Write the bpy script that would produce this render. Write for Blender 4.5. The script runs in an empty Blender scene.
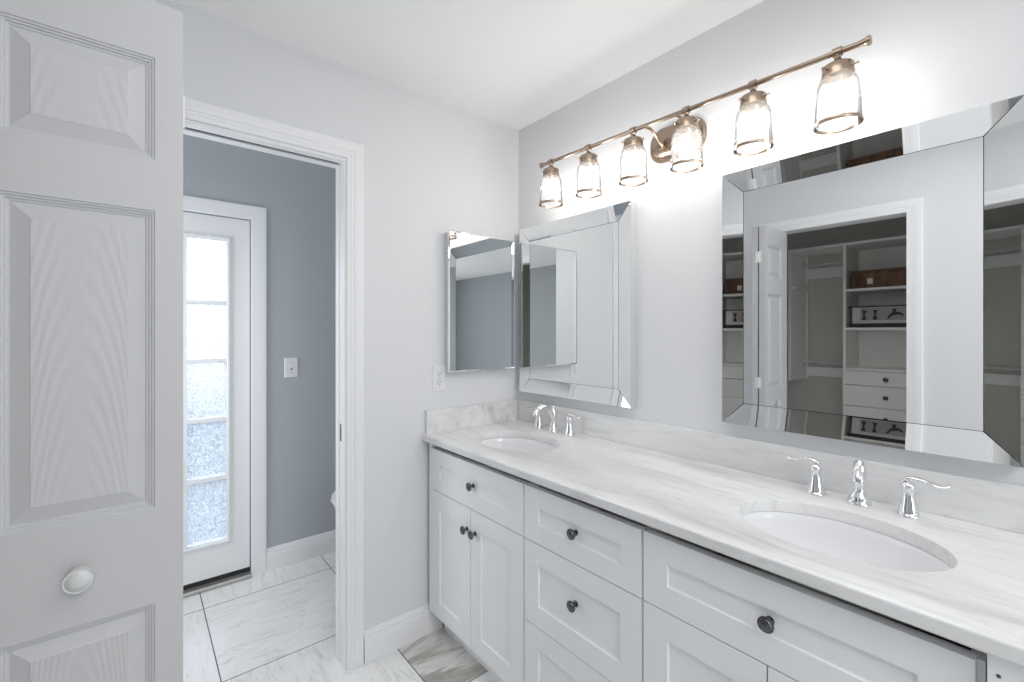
import bpy, bmesh, math, random
from mathutils import Vector, Matrix
random.seed(7)
sc = bpy.context.scene
PI = math.pi

# ---------------------------------------------------------------- camera
CAM_H = 1.36
YAW = math.atan(375 / 453)
cam_d = bpy.data.cameras.new('camera')
cam_d.sensor_width = 36
cam_d.lens = 36 * 453 / 1024
cam_d.shift_y = -8 / 1024
cam_d.clip_start = 0.01
cam = bpy.data.objects.new('camera', cam_d)
sc.collection.objects.link(cam)
cam.location = (0, 0, CAM_H)
cam.rotation_euler = (PI / 2, 0, -YAW)
sc.camera = cam

# ---------------------------------------------------------------- world (overcast daylight)
w = bpy.data.worlds.new('World'); sc.world = w; w.use_nodes = True
bg = w.node_tree.nodes['Background']
bg.inputs[0].default_value = (0.86, 0.93, 1.0, 1)
bg.inputs[1].default_value = 2.2

# ---------------------------------------------------------------- exposure
vs = sc.view_settings
vs.view_transform = 'Standard'; vs.look = 'None'; vs.gamma = 1.0; vs.use_curve_mapping = False
vs.exposure = 0.26
cy = sc.cycles
cy.max_bounces = 14; cy.diffuse_bounces = 9; cy.glossy_bounces = 10
cy.transmission_bounces = 10; cy.transparent_max_bounces = 24
cy.caustics_reflective = True; cy.caustics_refractive = False
cy.sample_clamp_indirect = 4.0; cy.blur_glossy = 0.5
cy.use_denoising = True

BULB_POWER = 27.0

def area(name, loc, rot, sx, sy, power, col):
    l = bpy.data.lights.new(name, 'AREA'); l.shape = 'RECTANGLE'; l.size = sx; l.size_y = sy
    l.energy = power; l.color = col
    o = bpy.data.objects.new(name, l); sc.collection.objects.link(o)
    o.location = loc; o.rotation_euler = rot
    return o
# added fill light in the bedroom at the far end of the suite
area('bedroom_fill_light', (0.2, -4.35, 1.5), (PI / 2, 0, 0), 1.6, 1.3, 29, (0.92, 0.96, 1.0))
# two unseen fill lights added under the ceiling: one in the middle of the bathroom, one at its dressing end behind the camera
area('bathroom_fill_light', (0.50, 0.30, 2.43), (0, 0, 0), 0.8, 0.8, 4.6, (0.99, 0.995, 1.0))
area('dressing_end_fill_light', (0.30, -1.30, 2.43), (0, 0, 0), 0.9, 0.9, 20.0, (0.99, 0.995, 1.0))
# added fill light for the toilet room, out of view on its left
area('toilet_room_fill_light', (-0.63, 2.42, 1.25), (PI / 2, 0, -PI / 2), 0.62, 1.1, 9.0, (0.93, 0.97, 1.0))

# ---------------------------------------------------------------- helpers: materials
def mat(name, col, rough=0.5, metal=0.0, spec=0.5, coat=0.0):
    m = bpy.data.materials.new(name); m.use_nodes = True
    b = m.node_tree.nodes['Principled BSDF']
    b.inputs['Base Color'].default_value = (*col, 1)
    b.inputs['Roughness'].default_value = rough
    b.inputs['Metallic'].default_value = metal
    b.inputs['Specular IOR Level'].default_value = spec
    b.inputs['Coat Weight'].default_value = coat
    return m
class NT:
    def __init__(s, m): s.t = m.node_tree; s.N = s.t.nodes; s.b = s.N.get('Principled BSDF')
    def n(s, kind, **kw):
        x = s.N.new(kind)
        for k, v in kw.items():
            if k.startswith('_'): setattr(x, k[1:], v)
        return x
    def l(s, a, b): s.t.links.new(a, b)
    def math(s, op, a, b=None, c=None):
        x = s.N.new('ShaderNodeMath'); x.operation = op
        for i, v in enumerate((a, b, c)):
            if v is None: continue
            if isinstance(v, (int, float)): x.inputs[i].default_value = v
            else: s.l(v, x.inputs[i])
        return x.outputs[0]
    def noise(s, vec, scale, detail=4, rough=0.5, dist=0.0):
        x = s.N.new('ShaderNodeTexNoise'); x.inputs['Scale'].default_value = scale
        x.inputs['Detail'].default_value = detail; x.inputs['Roughness'].default_value = rough
        x.inputs['Distortion'].default_value = dist
        if vec is not None: s.l(vec, x.inputs['Vector'])
        return x
    def ramp(s, fac, stops):
        x = s.N.new('ShaderNodeValToRGB'); e = x.color_ramp.elements
        while len(e) < len(stops): e.new(0.5)
        for i, (p, c) in enumerate(stops):
            e[i].position = p; e[i].color = (*c, 1) if len(c) == 3 else c
        s.l(fac, x.inputs[0]); return x
    def mapping(s, vec, scale=(1, 1, 1), rot=(0, 0, 0), loc=(0, 0, 0)):
        x = s.N.new('ShaderNodeMapping'); s.l(vec, x.inputs[0])
        x.inputs['Scale'].default_value = scale; x.inputs['Rotation'].default_value = rot; x.inputs['Location'].default_value = loc
        return x.outputs[0]
    def pos(s):
        return s.N.new('ShaderNodeNewGeometry').outputs['Position']
    def bump(s, h, strength, dist):
        x = s.N.new('ShaderNodeBump'); x.inputs['Strength'].default_value = strength; x.inputs['Distance'].default_value = dist
        s.l(h, x.inputs['Height']); s.l(x.outputs[0], s.b.inputs['Normal'])

def paint(name, col, rough=0.6, bscale=60, bstr=0.05, spec=0.3):
    m = mat(name, col, rough, spec=spec); t = NT(m)
    n = t.noise(t.pos(), bscale, 3)
    t.bump(n.outputs[0], bstr, 0.004)
    return m

M = {}
M['wall'] = paint('grey_wall_paint', (0.745, 0.75, 0.762), 0.6, 90, 0.12)
M['wall_far'] = paint('blue_grey_wall_paint', (0.45, 0.475, 0.50), 0.6, 90, 0.12)
M['closet_wall'] = paint('closet_wall_paint', (0.62, 0.61, 0.57), 0.8, 90, 0.1)
M['bed_wall'] = paint('bedroom_wall_paint', (0.36, 0.375, 0.39), 0.8, 90, 0.1)
M['ceiling'] = paint('ceiling_paint', (0.94, 0.94, 0.94), 0.9, 140, 0.35)
M['trim'] = paint('white_trim_paint', (0.85, 0.85, 0.86), 0.35, 30, 0.03, 0.5)
M['cab'] = paint('white_cabinet_lacquer', (0.88, 0.885, 0.895), 0.38, 30, 0.02, 0.4)
M['melamine'] = paint('closet_melamine', (0.90, 0.90, 0.88), 0.5, 30, 0.02)
M['dark_gap'] = mat('shadow_gap_dark', (0.03, 0.03, 0.03), 0.8)
M['chrome'] = mat('polished_chrome', (0.86, 0.86, 0.87), 0.05, 1.0)
M['rod'] = mat('satin_rod', (0.75, 0.75, 0.74), 0.3, 0.6)
M['brass'] = mat('champagne_bronze', (0.40, 0.315, 0.245), 0.25, 1.0)
M['pewter'] = mat('dark_pewter', (0.16, 0.16, 0.165), 0.25, 1.0)
M['silver'] = mat('silver_frame_edge', (0.66, 0.67, 0.68), 0.3, 0.35)
M['mirror'] = mat('mirror_glass', (0.90, 0.915, 0.915), 0.0, 1.0)
M['porcelain'] = mat('white_porcelain', (0.84, 0.84, 0.85), 0.12, 0, 0.5, 0.3)
M['plastic'] = mat('white_plastic', (0.78, 0.78, 0.79), 0.35)
M['slot'] = mat('dark_slot', (0.05, 0.05, 0.05), 0.6)
M['black'] = mat('black_plastic', (0.012, 0.012, 0.013), 0.5)
M['alu'] = mat('aluminium_threshold', (0.45, 0.44, 0.42), 0.35, 0.7)
M['grout_out'] = paint('outdoor_concrete', (0.24, 0.27, 0.31), 0.9, 8, 0.3)
M['white_card'] = mat('white_card', (0.62, 0.60, 0.58), 0.5)
M['grey_print'] = mat('grey_print', (0.34, 0.31, 0.30), 0.45)
M['tag'] = mat('pale_tag', (0.75, 0.68, 0.60), 0.6)

# door skin: embossed wood grain on painted white
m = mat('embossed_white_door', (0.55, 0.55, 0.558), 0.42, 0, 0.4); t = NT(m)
p = t.pos()
wv = t.n('ShaderNodeTexWave'); wv.wave_type = 'RINGS'; wv.rings_direction = 'SPHERICAL'
wv.inputs['Scale'].default_value = 17; wv.inputs['Distortion'].default_value = 1.6; wv.inputs['Detail'].default_value = 3
wv.inputs['Detail Scale'].default_value = 1.2
t.l(t.mapping(p, (3.2, 0.0, 0.30), loc=(0.256, 0, -0.1)), wv.inputs['Vector'])
fine = t.noise(t.mapping(p, (140, 140, 6)), 1.0, 3)
h = t.math('ADD', wv.outputs[1], t.math('MULTIPLY', fine.outputs[0], 0.12))
t.bump(h, 0.16, 0.0022)
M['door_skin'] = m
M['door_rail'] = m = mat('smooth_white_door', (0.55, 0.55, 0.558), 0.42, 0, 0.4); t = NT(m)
fine = t.noise(t.mapping(t.pos(), (140, 140, 5)), 1.0, 3); t.bump(fine.outputs[0], 0.06, 0.002)

# marble worktop: pale with soft grey drifts running along the vanity
m = mat('white_marble', (0.8, 0.8, 0.8), 0.28, 0, 0.5); t = NT(m)
p = t.pos()
warp = t.noise(t.mapping(p, (2, 1.2, 2)), 1.6, 4)
vm = t.n('ShaderNodeVectorMath'); vm.operation = 'MULTIPLY_ADD'
t.l(warp.outputs['Color'], vm.inputs[0]); vm.inputs[1].default_value = (0.12, 0.12, 0.12); t.l(p, vm.inputs[2])
a = t.noise(t.mapping(vm.outputs[0], (7, 1.1, 6), (0, 0, 0.30)), 1.3, 6, 0.55, 0.15)
b2 = t.noise(t.mapping(vm.outputs[0], (22, 2.6, 14), (0, 0, 0.38), (4, 2, 1)), 1.6, 6, 0.65, 0.6)
r1 = t.ramp(a.outputs[0], [(0.0, (1, 1, 1)), (0.44, (0.98, 0.98, 0.98)), (0.56, (0.91, 0.91, 0.91)), (0.65, (0.78, 0.78, 0.775)), (0.76, (0.60, 0.595, 0.585))])
r2 = t.ramp(b2.outputs[0], [(0.0, (1, 1, 1)), (0.5, (1, 1, 1)), (0.62, (0.90, 0.90, 0.90)), (0.75, (0.80, 0.795, 0.79))])
mx = t.n('ShaderNodeMix'); mx.data_type = 'RGBA'; mx.blend_type = 'MULTIPLY'; mx.inputs[0].default_value = 1
t.l(r1.outputs[0], mx.inputs[6]); t.l(r2.outputs[0], mx.inputs[7])
mx2 = t.n('ShaderNodeMix'); mx2.data_type = 'RGBA'; mx2.blend_type = 'MULTIPLY'; mx2.inputs[0].default_value = 1
t.l(mx.outputs[2], mx2.inputs[6]); mx2.inputs[7].default_value = (0.80, 0.80, 0.80, 1)
t.l(mx2.outputs[2], t.b.inputs['Base Color'])
M['marble'] = m

# floor tiles 0.61 m, thin dark joints, veins turned per tile
m = mat('marble_look_floor_tile', (0.6, 0.6, 0.58), 0.22, 0, 0.5); t = NT(m)
sx = t.n('ShaderNodeSeparateXYZ'); t.l(t.pos(), sx.inputs[0])
T = 0.611
ux = t.math('DIVIDE', t.math('SUBTRACT', sx.outputs[0], 0.253 - 6 * T), T)
uy = t.math('DIVIDE', t.math('SUBTRACT', sx.outputs[1], 2.078 - 12 * T), T)
fx, fy = t.math('FRACT', ux), t.math('FRACT', uy)
ix, iy = t.math('FLOOR', ux), t.math('FLOOR', uy)
dx = t.math('MINIMUM', fx, t.math('SUBTRACT', 1.0, fx)); dy = t.math('MINIMUM', fy, t.math('SUBTRACT', 1.0, fy))
dd = t.math('MINIMUM', dx, dy)
grout = t.math('LESS_THAN', dd, 0.0036)
flip = t.math('MODULO', t.math('ADD', ix, iy), 2.0)
cx_ = t.n('ShaderNodeCombineXYZ')
a1 = t.math('ADD', t.math('MULTIPLY', flip, fx), t.math('MULTIPLY', t.math('SUBTRACT', 1.0, flip), fy))
a2 = t.math('ADD', t.math('MULTIPLY', flip, fy), t.math('MULTIPLY', t.math('SUBTRACT', 1.0, flip), fx))
t.l(t.math('MULTIPLY', a1, 6.5), cx_.inputs[0]); t.l(t.math('MULTIPLY', a2, 1.7), cx_.inputs[1])
t.l(t.math('ADD', t.math('MULTIPLY', ix, 3.7), t.math('MULTIPLY', iy, 9.3)), cx_.inputs[2])
mv = t.mapping(cx_.outputs[0], (1, 1, 1), (0, 0, 0.45))
na = t.noise(mv, 1.0, 8, 0.62, 0.7)
nb = t.noise(t.mapping(cx_.outputs[0], (2.2, 1.2, 1), (0, 0, 0.5), (3, 1, 0)), 1.3, 8, 0.7, 1.3)
r1 = t.ramp(na.outputs[0], [(0.0, (0.76, 0.755, 0.745)), (0.36, (0.85, 0.845, 0.835)), (0.5, (0.88, 0.875, 0.865)), (0.62, (0.84, 0.835, 0.825)), (0.78, (0.70, 0.69, 0.675))])
r2 = t.ramp(nb.outputs[0], [(0.0, (1, 1, 1)), (0.565, (1, 1, 1)), (0.59, (0.66, 0.655, 0.64)), (0.61, (0.97, 0.97, 0.97)), (1.0, (0.92, 0.92, 0.91))])
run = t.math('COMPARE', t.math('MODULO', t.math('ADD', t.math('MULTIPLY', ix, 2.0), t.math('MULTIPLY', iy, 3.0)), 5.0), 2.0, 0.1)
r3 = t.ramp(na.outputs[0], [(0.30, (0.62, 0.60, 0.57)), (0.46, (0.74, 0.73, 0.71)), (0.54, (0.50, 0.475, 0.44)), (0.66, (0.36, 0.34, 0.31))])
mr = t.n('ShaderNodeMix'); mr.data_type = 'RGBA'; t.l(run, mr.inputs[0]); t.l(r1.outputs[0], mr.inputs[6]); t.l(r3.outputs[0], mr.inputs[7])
mx = t.n('ShaderNodeMix'); mx.data_type = 'RGBA'; mx.blend_type = 'MULTIPLY'; mx.inputs[0].default_value = 0.9
t.l(mr.outputs[2], mx.inputs[6]); t.l(r2.outputs[0], mx.inputs[7])
mg = t.n('ShaderNodeMix'); mg.data_type = 'RGBA'
t.l(grout, mg.inputs[0]); t.l(mx.outputs[2], mg.inputs[6]); mg.inputs[7].default_value = (0.10, 0.10, 0.10, 1)
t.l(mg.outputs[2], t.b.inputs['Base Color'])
t.l(t.math('ADD', 0.2, t.math('MULTIPLY', grout, 0.6)), t.b.inputs['Roughness'])
M['tile'] = m

# brown box
m = mat('brown_leatherette', (0.12, 0.045, 0.015), 0.5); t = NT(m)
n = t.noise(t.mapping(t.pos(), (30, 30, 6)), 1.0, 4)
r = t.ramp(n.outputs[0], [(0.3, (0.055, 0.02, 0.008)), (0.7, (0.20, 0.085, 0.03))]); t.l(r.outputs[0], t.b.inputs['Base Color'])
M['brown'] = m

# clear seeded glass of the shades: see-through with sheen and a faint milky body
def shade_glass():
    m = bpy.data.materials.new('clear_seeded_glass'); m.use_nodes = True; t = NT(m)
    t.N.remove(t.b); out = t.N['Material Output']
    tr = t.n('ShaderNodeBsdfTransparent'); tr.inputs[0].default_value = (0.97, 0.97, 0.97, 1)
    gl = t.n('ShaderNodeBsdfGlossy'); gl.inputs['Roughness'].default_value = 0.04
    tl = t.n('ShaderNodeBsdfTranslucent'); tl.inputs[0].default_value = (0.95, 0.93, 0.9, 1)
    fr = t.n('ShaderNodeFresnel'); fr.inputs[0].default_value = 1.22
    vo = t.n('ShaderNodeTexVoronoi'); vo.inputs['Scale'].default_value = 130
    t.l(t.pos(), vo.inputs['Vector'])
    bp = t.n('ShaderNodeBump'); bp.inputs['Strength'].default_value = 0.25; bp.inputs['Distance'].default_value = 0.002
    t.l(vo.outputs[0], bp.inputs['Height'])
    for x in (gl, fr): t.l(bp.outputs[0], x.inputs['Normal'])
    m1 = t.n('ShaderNodeMixShader'); m1.inputs[0].default_value = 0.075; t.l(tr.outputs[0], m1.inputs[1]); t.l(tl.outputs[0], m1.inputs[2])
    m2 = t.n('ShaderNodeMixShader'); t.l(fr.outputs[0], m2.inputs[0]); t.l(m1.outputs[0], m2.inputs[1]); t.l(gl.outputs[0], m2.inputs[2])
    t.l(m2.outputs[0], out.inputs[0]); return m
M['shade_glass'] = shade_glass()
def emis(name, col, s):
    m = bpy.data.materials.new(name); m.use_nodes = True; t = NT(m); t.N.remove(t.b)
    e = t.n('ShaderNodeEmission'); e.inputs[0].default_value = (*col, 1); e.inputs[1].default_value = s
    t.l(e.outputs[0], t.N['Material Output'].inputs[0]); return m
M['bulb'] = emis('lit_bulb', (1.0, 0.955, 0.905), BULB_POWER)

# frosted rain glass of the exterior door
def frosted():
    m = bpy.data.materials.new('frosted_rain_glass'); m.use_nodes = True; t = NT(m); t.N.remove(t.b)
    out = t.N['Material Output']
    rf = t.n('ShaderNodeBsdfRefraction'); rf.inputs['Roughness'].default_value = 0.08; rf.inputs['IOR'].default_value = 1.25
    rf.inputs[0].default_value = (0.95, 0.97, 1.0, 1)
    tl = t.n('ShaderNodeBsdfTranslucent'); tl.inputs[0].default_value = (0.85, 0.9, 0.95, 1)
    gl = t.n('ShaderNodeBsdfGlossy'); gl.inputs['Roughness'].default_value = 0.1
    vo = t.noise(t.mapping(t.pos(), (1, 1, 0.8)), 95, 3, 0.6, 2.0)
    bp = t.n('ShaderNodeBump'); bp.inputs['Strength'].default_value = 1.0; bp.inputs['Distance'].default_value = 0.05
    t.l(vo.outputs[0], bp.inputs['Height'])
    for x in (rf, gl): t.l(bp.outputs[0], x.inputs['Normal'])
    m1 = t.n('ShaderNodeMixShader'); pat = t.ramp(t.noise(t.mapping(t.pos(), (1, 1, 0.7)), 90, 3, 0.65, 1.2).outputs[0], [(0.36, (0.12, 0.12, 0.12)), (0.62, (0.75, 0.75, 0.75))]); t.l(pat.outputs[0], m1.inputs[0]); t.l(rf.outputs[0], m1.inputs[1]); t.l(tl.outputs[0], m1.inputs[2])
    m2 = t.n('ShaderNodeMixShader'); m2.inputs[0].default_value = 0.06; t.l(m1.outputs[0], m2.inputs[1]); t.l(gl.outputs[0], m2.inputs[2])
    t.l(m2.outputs[0], out.inputs[0]); return m
M['frost'] = frosted()

# ---------------------------------------------------------------- helpers: objects
C = sc.collection
def tag(o, label=None, cat=None, group=None, kind=None):
    if label: o['label'] = label
    if cat: o['category'] = cat
    if group: o['group'] = group
    if kind: o['kind'] = kind
    return o
def wloc(o):
    v = Vector((0, 0, 0))
    while o is not None:
        v += o.location; o = o.parent
    return v
def thing(name, loc, label, cat, group=None, kind=None):
    o = bpy.data.objects.new(name, None); o.empty_display_size = 0.05
    C.objects.link(o); o.location = loc
    return tag(o, label, cat, group, kind)
def obj(name, bm, mats, parent=None, smooth=None, bevel=None, label=None):
    """bm is in world coordinates; the object's origin goes to the base centre of its bounding box."""
    bmesh.ops.recalc_face_normals(bm, faces=bm.faces)
    lo = Vector([min(v.co[i] for v in bm.verts) for i in range(3)])
    hi = Vector([max(v.co[i] for v in bm.verts) for i in range(3)])
    org = Vector(((lo.x + hi.x) / 2, (lo.y + hi.y) / 2, lo.z))
    for v in bm.verts: v.co -= org
    me = bpy.data.meshes.new(name); bm.to_mesh(me); bm.free()
    for x in (mats if isinstance(mats, (list, tuple)) else [mats]): me.materials.append(x)
    o = bpy.data.objects.new(name, me); C.objects.link(o)
    if parent is not None:
        o.parent = parent; o.location = org - wloc(parent)
    else: o.location = org
    if smooth is not None:
        for f in me.polygons: f.use_smooth = True
        if smooth < 180:
            me.set_sharp_from_angle(angle=math.radians(smooth))
    if bevel:
        b = o.modifiers.new('bevel', 'BEVEL'); b.width = bevel; b.segments = 2; b.limit_method = 'ANGLE'; b.angle_limit = math.radians(40)
        b.harden_normals = False
    if label: o['label'] = label
    return o
def dup(root, off, label=None, group=None):
    """copy a thing with its parts and sub-parts, shifted by off (mesh data shared)"""
    r = root.copy(); C.objects.link(r); r.location = root.location + Vector(off)
    if label: r['label'] = label
    if group: r['group'] = group
    for ch in list(root.children):
        c = ch.copy(); C.objects.link(c); c.parent = r
        for g in list(ch.children):
            d = g.copy(); C.objects.link(d); d.parent = c
    return r
def box(bm, x0, x1, y0, y1, z0, z1, mi=0):
    vs_ = [bm.verts.new((x, y, z)) for x in (x0, x1) for y in (y0, y1) for z in (z0, z1)]
    for f in ((0, 1, 3, 2), (4, 6, 7, 5), (0, 4, 5, 1), (2, 3, 7, 6), (0, 2, 6, 4), (1, 5, 7, 3)):
        bm.faces.new([vs_[i] for i in f]).material_index = mi
def boxes(*bs):
    bm = bmesh.new()
    for b in bs: box(bm, *b)
    return bm
def lathe(bm, prof, c, seg=32, axis='z', ey=1.0, ex=1.0, cap=True, mi=0):
    """prof: list of (radius, height); axis z or -x (height grows towards -x)"""
    rings = []
    for r, h in prof:
        ring = []
        for i in range(seg):
            a = 2 * PI * i / seg
            u, v = r * math.cos(a) * ex, r * math.sin(a) * ey
            if axis == 'z': co = (c[0] + u, c[1] + v, c[2] + h)
            elif axis == '-x': co = (c[0] - h, c[1] + u, c[2] + v)
            elif axis == 'y': co = (c[0] + u, c[1] + h, c[2] + v)
            elif axis == '-y': co = (c[0] + u, c[1] - h, c[2] + v)
            ring.append(bm.verts.new(co))
        rings.append(ring)
    for a, b in zip(rings, rings[1:]):
        for i in range(seg):
            bm.faces.new((a[i], a[(i + 1) % seg], b[(i + 1) % seg], b[i])).material_index = mi
    if cap:
        for r in (rings[0], rings[-1]):
            bm.faces.new(r).material_index = mi
def catmull(pts, n=6):
    P = [Vector(p) for p in pts]; P = [P[0] * 2 - P[1]] + P + [P[-1] * 2 - P[-2]]; out = []
    for i in range(1, len(P) - 2):
        for k in range(n):
            t_ = k / n; p0, p1, p2, p3 = P[i - 1:i + 3]
            out.append(0.5 * ((2 * p1) + (p2 - p0) * t_ + (2 * p0 - 5 * p1 + 4 * p2 - p3) * t_ ** 2 + (3 * p1 - p0 - 3 * p2 + p3) * t_ ** 3))
    out.append(P[-2]); return out
def tube(bm, pts, rad, seg=12, flat=1.0, up=(0, 0, 1)):
    """rad: number or list per point; flat squeezes the section across 'up'"""
    n = len(pts); pts = [Vector(p) for p in pts]
    R = rad if isinstance(rad, list) else [rad] * n
    rings = []; up = Vector(up)
    for i, p in enumerate(pts):
        tg = (pts[min(i + 1, n - 1)] - pts[max(i - 1, 0)]).normalized()
        s = tg.cross(up)
        if s.length < 1e-4: s = tg.cross(Vector((1, 0, 0)))
        s.normalize(); u2 = s.cross(tg).normalized()
        rings.append([bm.verts.new(p + s * (R[i] * math.cos(2 * PI * k / seg)) + u2 * (R[i] * flat * math.sin(2 * PI * k / seg))) for k in range(seg)])
    for a, b in zip(rings, rings[1:]):
        for i in range(seg): bm.faces.new((a[i], a[(i + 1) % seg], b[(i + 1) % seg], b[i]))
    bm.faces.new(rings[0]); bm.faces.new(rings[-1])
def lerp_list(a, n):
    """resample a list of radii to n values"""
    out = []
    for i in range(n):
        f = i / (n - 1) * (len(a) - 1); k = min(int(f), len(a) - 2); out.append(a[k] * (1 - f + k) + a[k + 1] * (f - k))
    return out

def panel_face(bm, u0, u1, z0, z1, panels, prof, place, field_mi=0):
    """a face cut into rails and stiles; each panel gets nested rings of (inset, depth). place(u, z, depth) -> xyz"""
    us = sorted({u0, u1, *[p[0] for p in panels], *[p[1] for p in panels]})
    zs = sorted({z0, z1, *[p[2] for p in panels], *[p[3] for p in panels]})
    def inside(u, z): return any(p[0] < u < p[1] and p[2] < z < p[3] for p in panels)
    for a, b in zip(us, us[1:]):
        for c, d in zip(zs, zs[1:]):
            if not inside((a + b) / 2, (c + d) / 2):
                bm.faces.new([bm.verts.new(place(*q, 0)) for q in ((a, c), (b, c), (b, d), (a, d))])
    for a, b, c, d in panels:
        prev = None
        for ins, dep in [(0, 0)] + prof:
            ring = [bm.verts.new(place(*q, dep)) for q in ((a + ins, c + ins), (b - ins, c + ins), (b - ins, d - ins), (a + ins, d - ins))]
            if prev:
                for i in range(4): bm.faces.new((prev[i], prev[(i + 1) % 4], ring[(i + 1) % 4], ring[i]))
            prev = ring
        bm.faces.new(prev).material_index = field_mi
def slab_sides(bm, u0, u1, z0, z1, place, d0, d1, back=True):
    q = ((u0, z0), (u1, z0), (u1, z1), (u0, z1))
    f = [bm.verts.new(place(*p, d0)) for p in q]; b = [bm.verts.new(place(*p, d1)) for p in q]
    for i in range(4): bm.faces.new((f[i], f[(i + 1) % 4], b[(i + 1) % 4], b[i]))
    if back: bm.faces.new(b)

def casing(x0, x1, ztop, y, s, prof, axis='y'):
    """mitred door casing round an opening in a wall; s = direction the face looks; prof = (offset outward, depth)"""
    bm = bmesh.new()
    def P(a, z, d): return (a, y + s * d, z) if axis == 'y' else (y + s * d, a, z)
    lines = []
    for o, d in prof:
        lines.append([bm.verts.new(P(*c)) for c in ((x0 - o, 0, d), (x0 - o, ztop + o, d), (x1 + o, ztop + o, d), (x1 + o, 0, d))])
    for a, b in zip(lines, lines[1:]):
        for i in range(3): bm.faces.new((a[i], a[i + 1], b[i + 1], b[i]))
    return bm
CAS = [(0.0, 0.0), (0.0, 0.010), (0.003, 0.0115), (0.016, 0.0120), (0.018, 0.0132), (0.027, 0.0136), (0.029, 0.0126), (0.031, 0.0150), (0.046, 0.0170), (0.066, 0.0170), (0.070, 0.0145), (0.070, 0.0)]
BASE = [(0.0, 0.016), (0.090, 0.016), (0.094, 0.0135), (0.099, 0.0135), (0.103, 0.0115), (0.112, 0.0115), (0.118, 0.008), (0.128, 0.005), (0.130, 0.0)]
def baseboard(name, p0, p1, nrm, label, mats=None):
    bm = bmesh.new(); nv = Vector((nrm[0], nrm[1], 0)); rows = []
    for z, d in BASE:
        rows.append([bm.verts.new(Vector((*p, z)) + nv * d) for p in (p0, p1)])
    for a, b in zip(rows, rows[1:]): bm.faces.new((a[0], a[1], b[1], b[0]))
    for e in (0, 1):
        bm.faces.new([r[e] for r in rows] + [bm.verts.new(Vector((*(p0, p1)[e], 0)))])
    return tag(obj(name, bm, M['trim']), label, 'baseboard', kind='structure')
def struct(name, bm, m_, label, cat):
    return tag(obj(name, bm, m_), label, cat, kind='structure')

# ---------------------------------------------------------------- dimensions
W, D, H = 1.563, 1.832, 2.436     # vanity wall x, back wall y, ceiling
XL = -0.30                        # closet wall face
WT = 0.11
YF = 2.888                        # far wall of the toilet room
DO = (-0.115, 0.648, 2.062)       # doorway in the back wall
CO = (0.552, 1.255, 2.045)        # closet opening in the closet wall
XCB = -1.58                       # closet back wall
YS = 0.32                        # near end of the closet wall

# ---------------------------------------------------------------- room shell
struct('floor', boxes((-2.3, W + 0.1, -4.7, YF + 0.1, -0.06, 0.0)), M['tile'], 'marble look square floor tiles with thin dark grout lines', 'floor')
struct('ceiling', boxes((-2.3, W + 0.1, -4.7, YF + 0.1, H, H + 0.06)), M['ceiling'], 'white ceiling over the bathroom and its side rooms', 'ceiling')
struct('wall_right', boxes((W, W + WT, -4.7, YF + 0.1, 0, H)), M['wall'], 'light grey wall behind the vanity and its mirrors', 'wall')
struct('wall_back', boxes((XCB - 0.05, DO[0], D, D + WT, 0, H), (DO[0], DO[1], D, D + WT, DO[2], H), (DO[1], W, D, D + WT, 0, H)),
       M['wall'], 'light grey wall with the doorway to the toilet room', 'wall')
struct('wall_left', boxes((XL - WT, XL, YS - 0.1, CO[0], 0, H), (XL - WT, XL, CO[0], CO[1], CO[2], H), (XL - WT, XL, CO[1], D, 0, H)),
       M['wall'], 'light grey wall with the closet opening, seen in the large mirror', 'wall')
struct('wall_closet_back', boxes((XCB - 0.1, XCB, YS - 0.1, D, 0, H)), M['closet_wall'], 'dim wall behind the closet shelving, seen in the large mirror', 'wall')
struct('wall_closet_side', boxes((XCB, XL - WT, YS - 0.1, YS, 0, H)), M['closet_wall'], 'side wall at the near end of the closet', 'wall')
struct('wall_toilet_room_left', boxes((-0.75, -0.65, D + WT, YF, 0, H)), M['wall_far'], 'blue grey left wall of the toilet room', 'wall')
FD = (-0.325, 0.492, 1.994)       # exterior door opening in the far wall
struct('wall_toilet_room_far', boxes((-0.75, FD[0], YF, YF + WT, 0, H), (FD[0], FD[1], YF, YF + WT, FD[2], H), (FD[1], W, YF, YF + WT, 0, H)),
       M['wall_far'], 'blue grey far wall holding the glazed exterior door', 'wall')
struct('wall_bedroom_left', boxes((-2.1, -2.0, -4.6, YS - 0.1, 0, H), (-2.0, XCB - 0.1, YS - 0.1, YS, 0, H)), M['bed_wall'], 'dim bluish bedroom wall, seen twice mirrored in the small cabinet mirror', 'wall')
struct('wall_bedroom_near', boxes((-2.1, W, -4.7, -4.6, 0, H)), M['bed_wall'], 'dim bluish bedroom wall far behind the camera', 'wall')
struct('ground_outside', boxes((-4, 5, YF + WT + 0.02, YF + 6, -0.12, -0.04)), M['grout_out'], 'grey paving outside the glazed door', 'ground')
struct('wall_outside_garden', boxes((-4, 5, YF + 3.6, YF + 3.7, -0.04, 1.15)), M['grout_out'], 'low grey garden wall blurred behind the frosted glass', 'wall')

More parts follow.
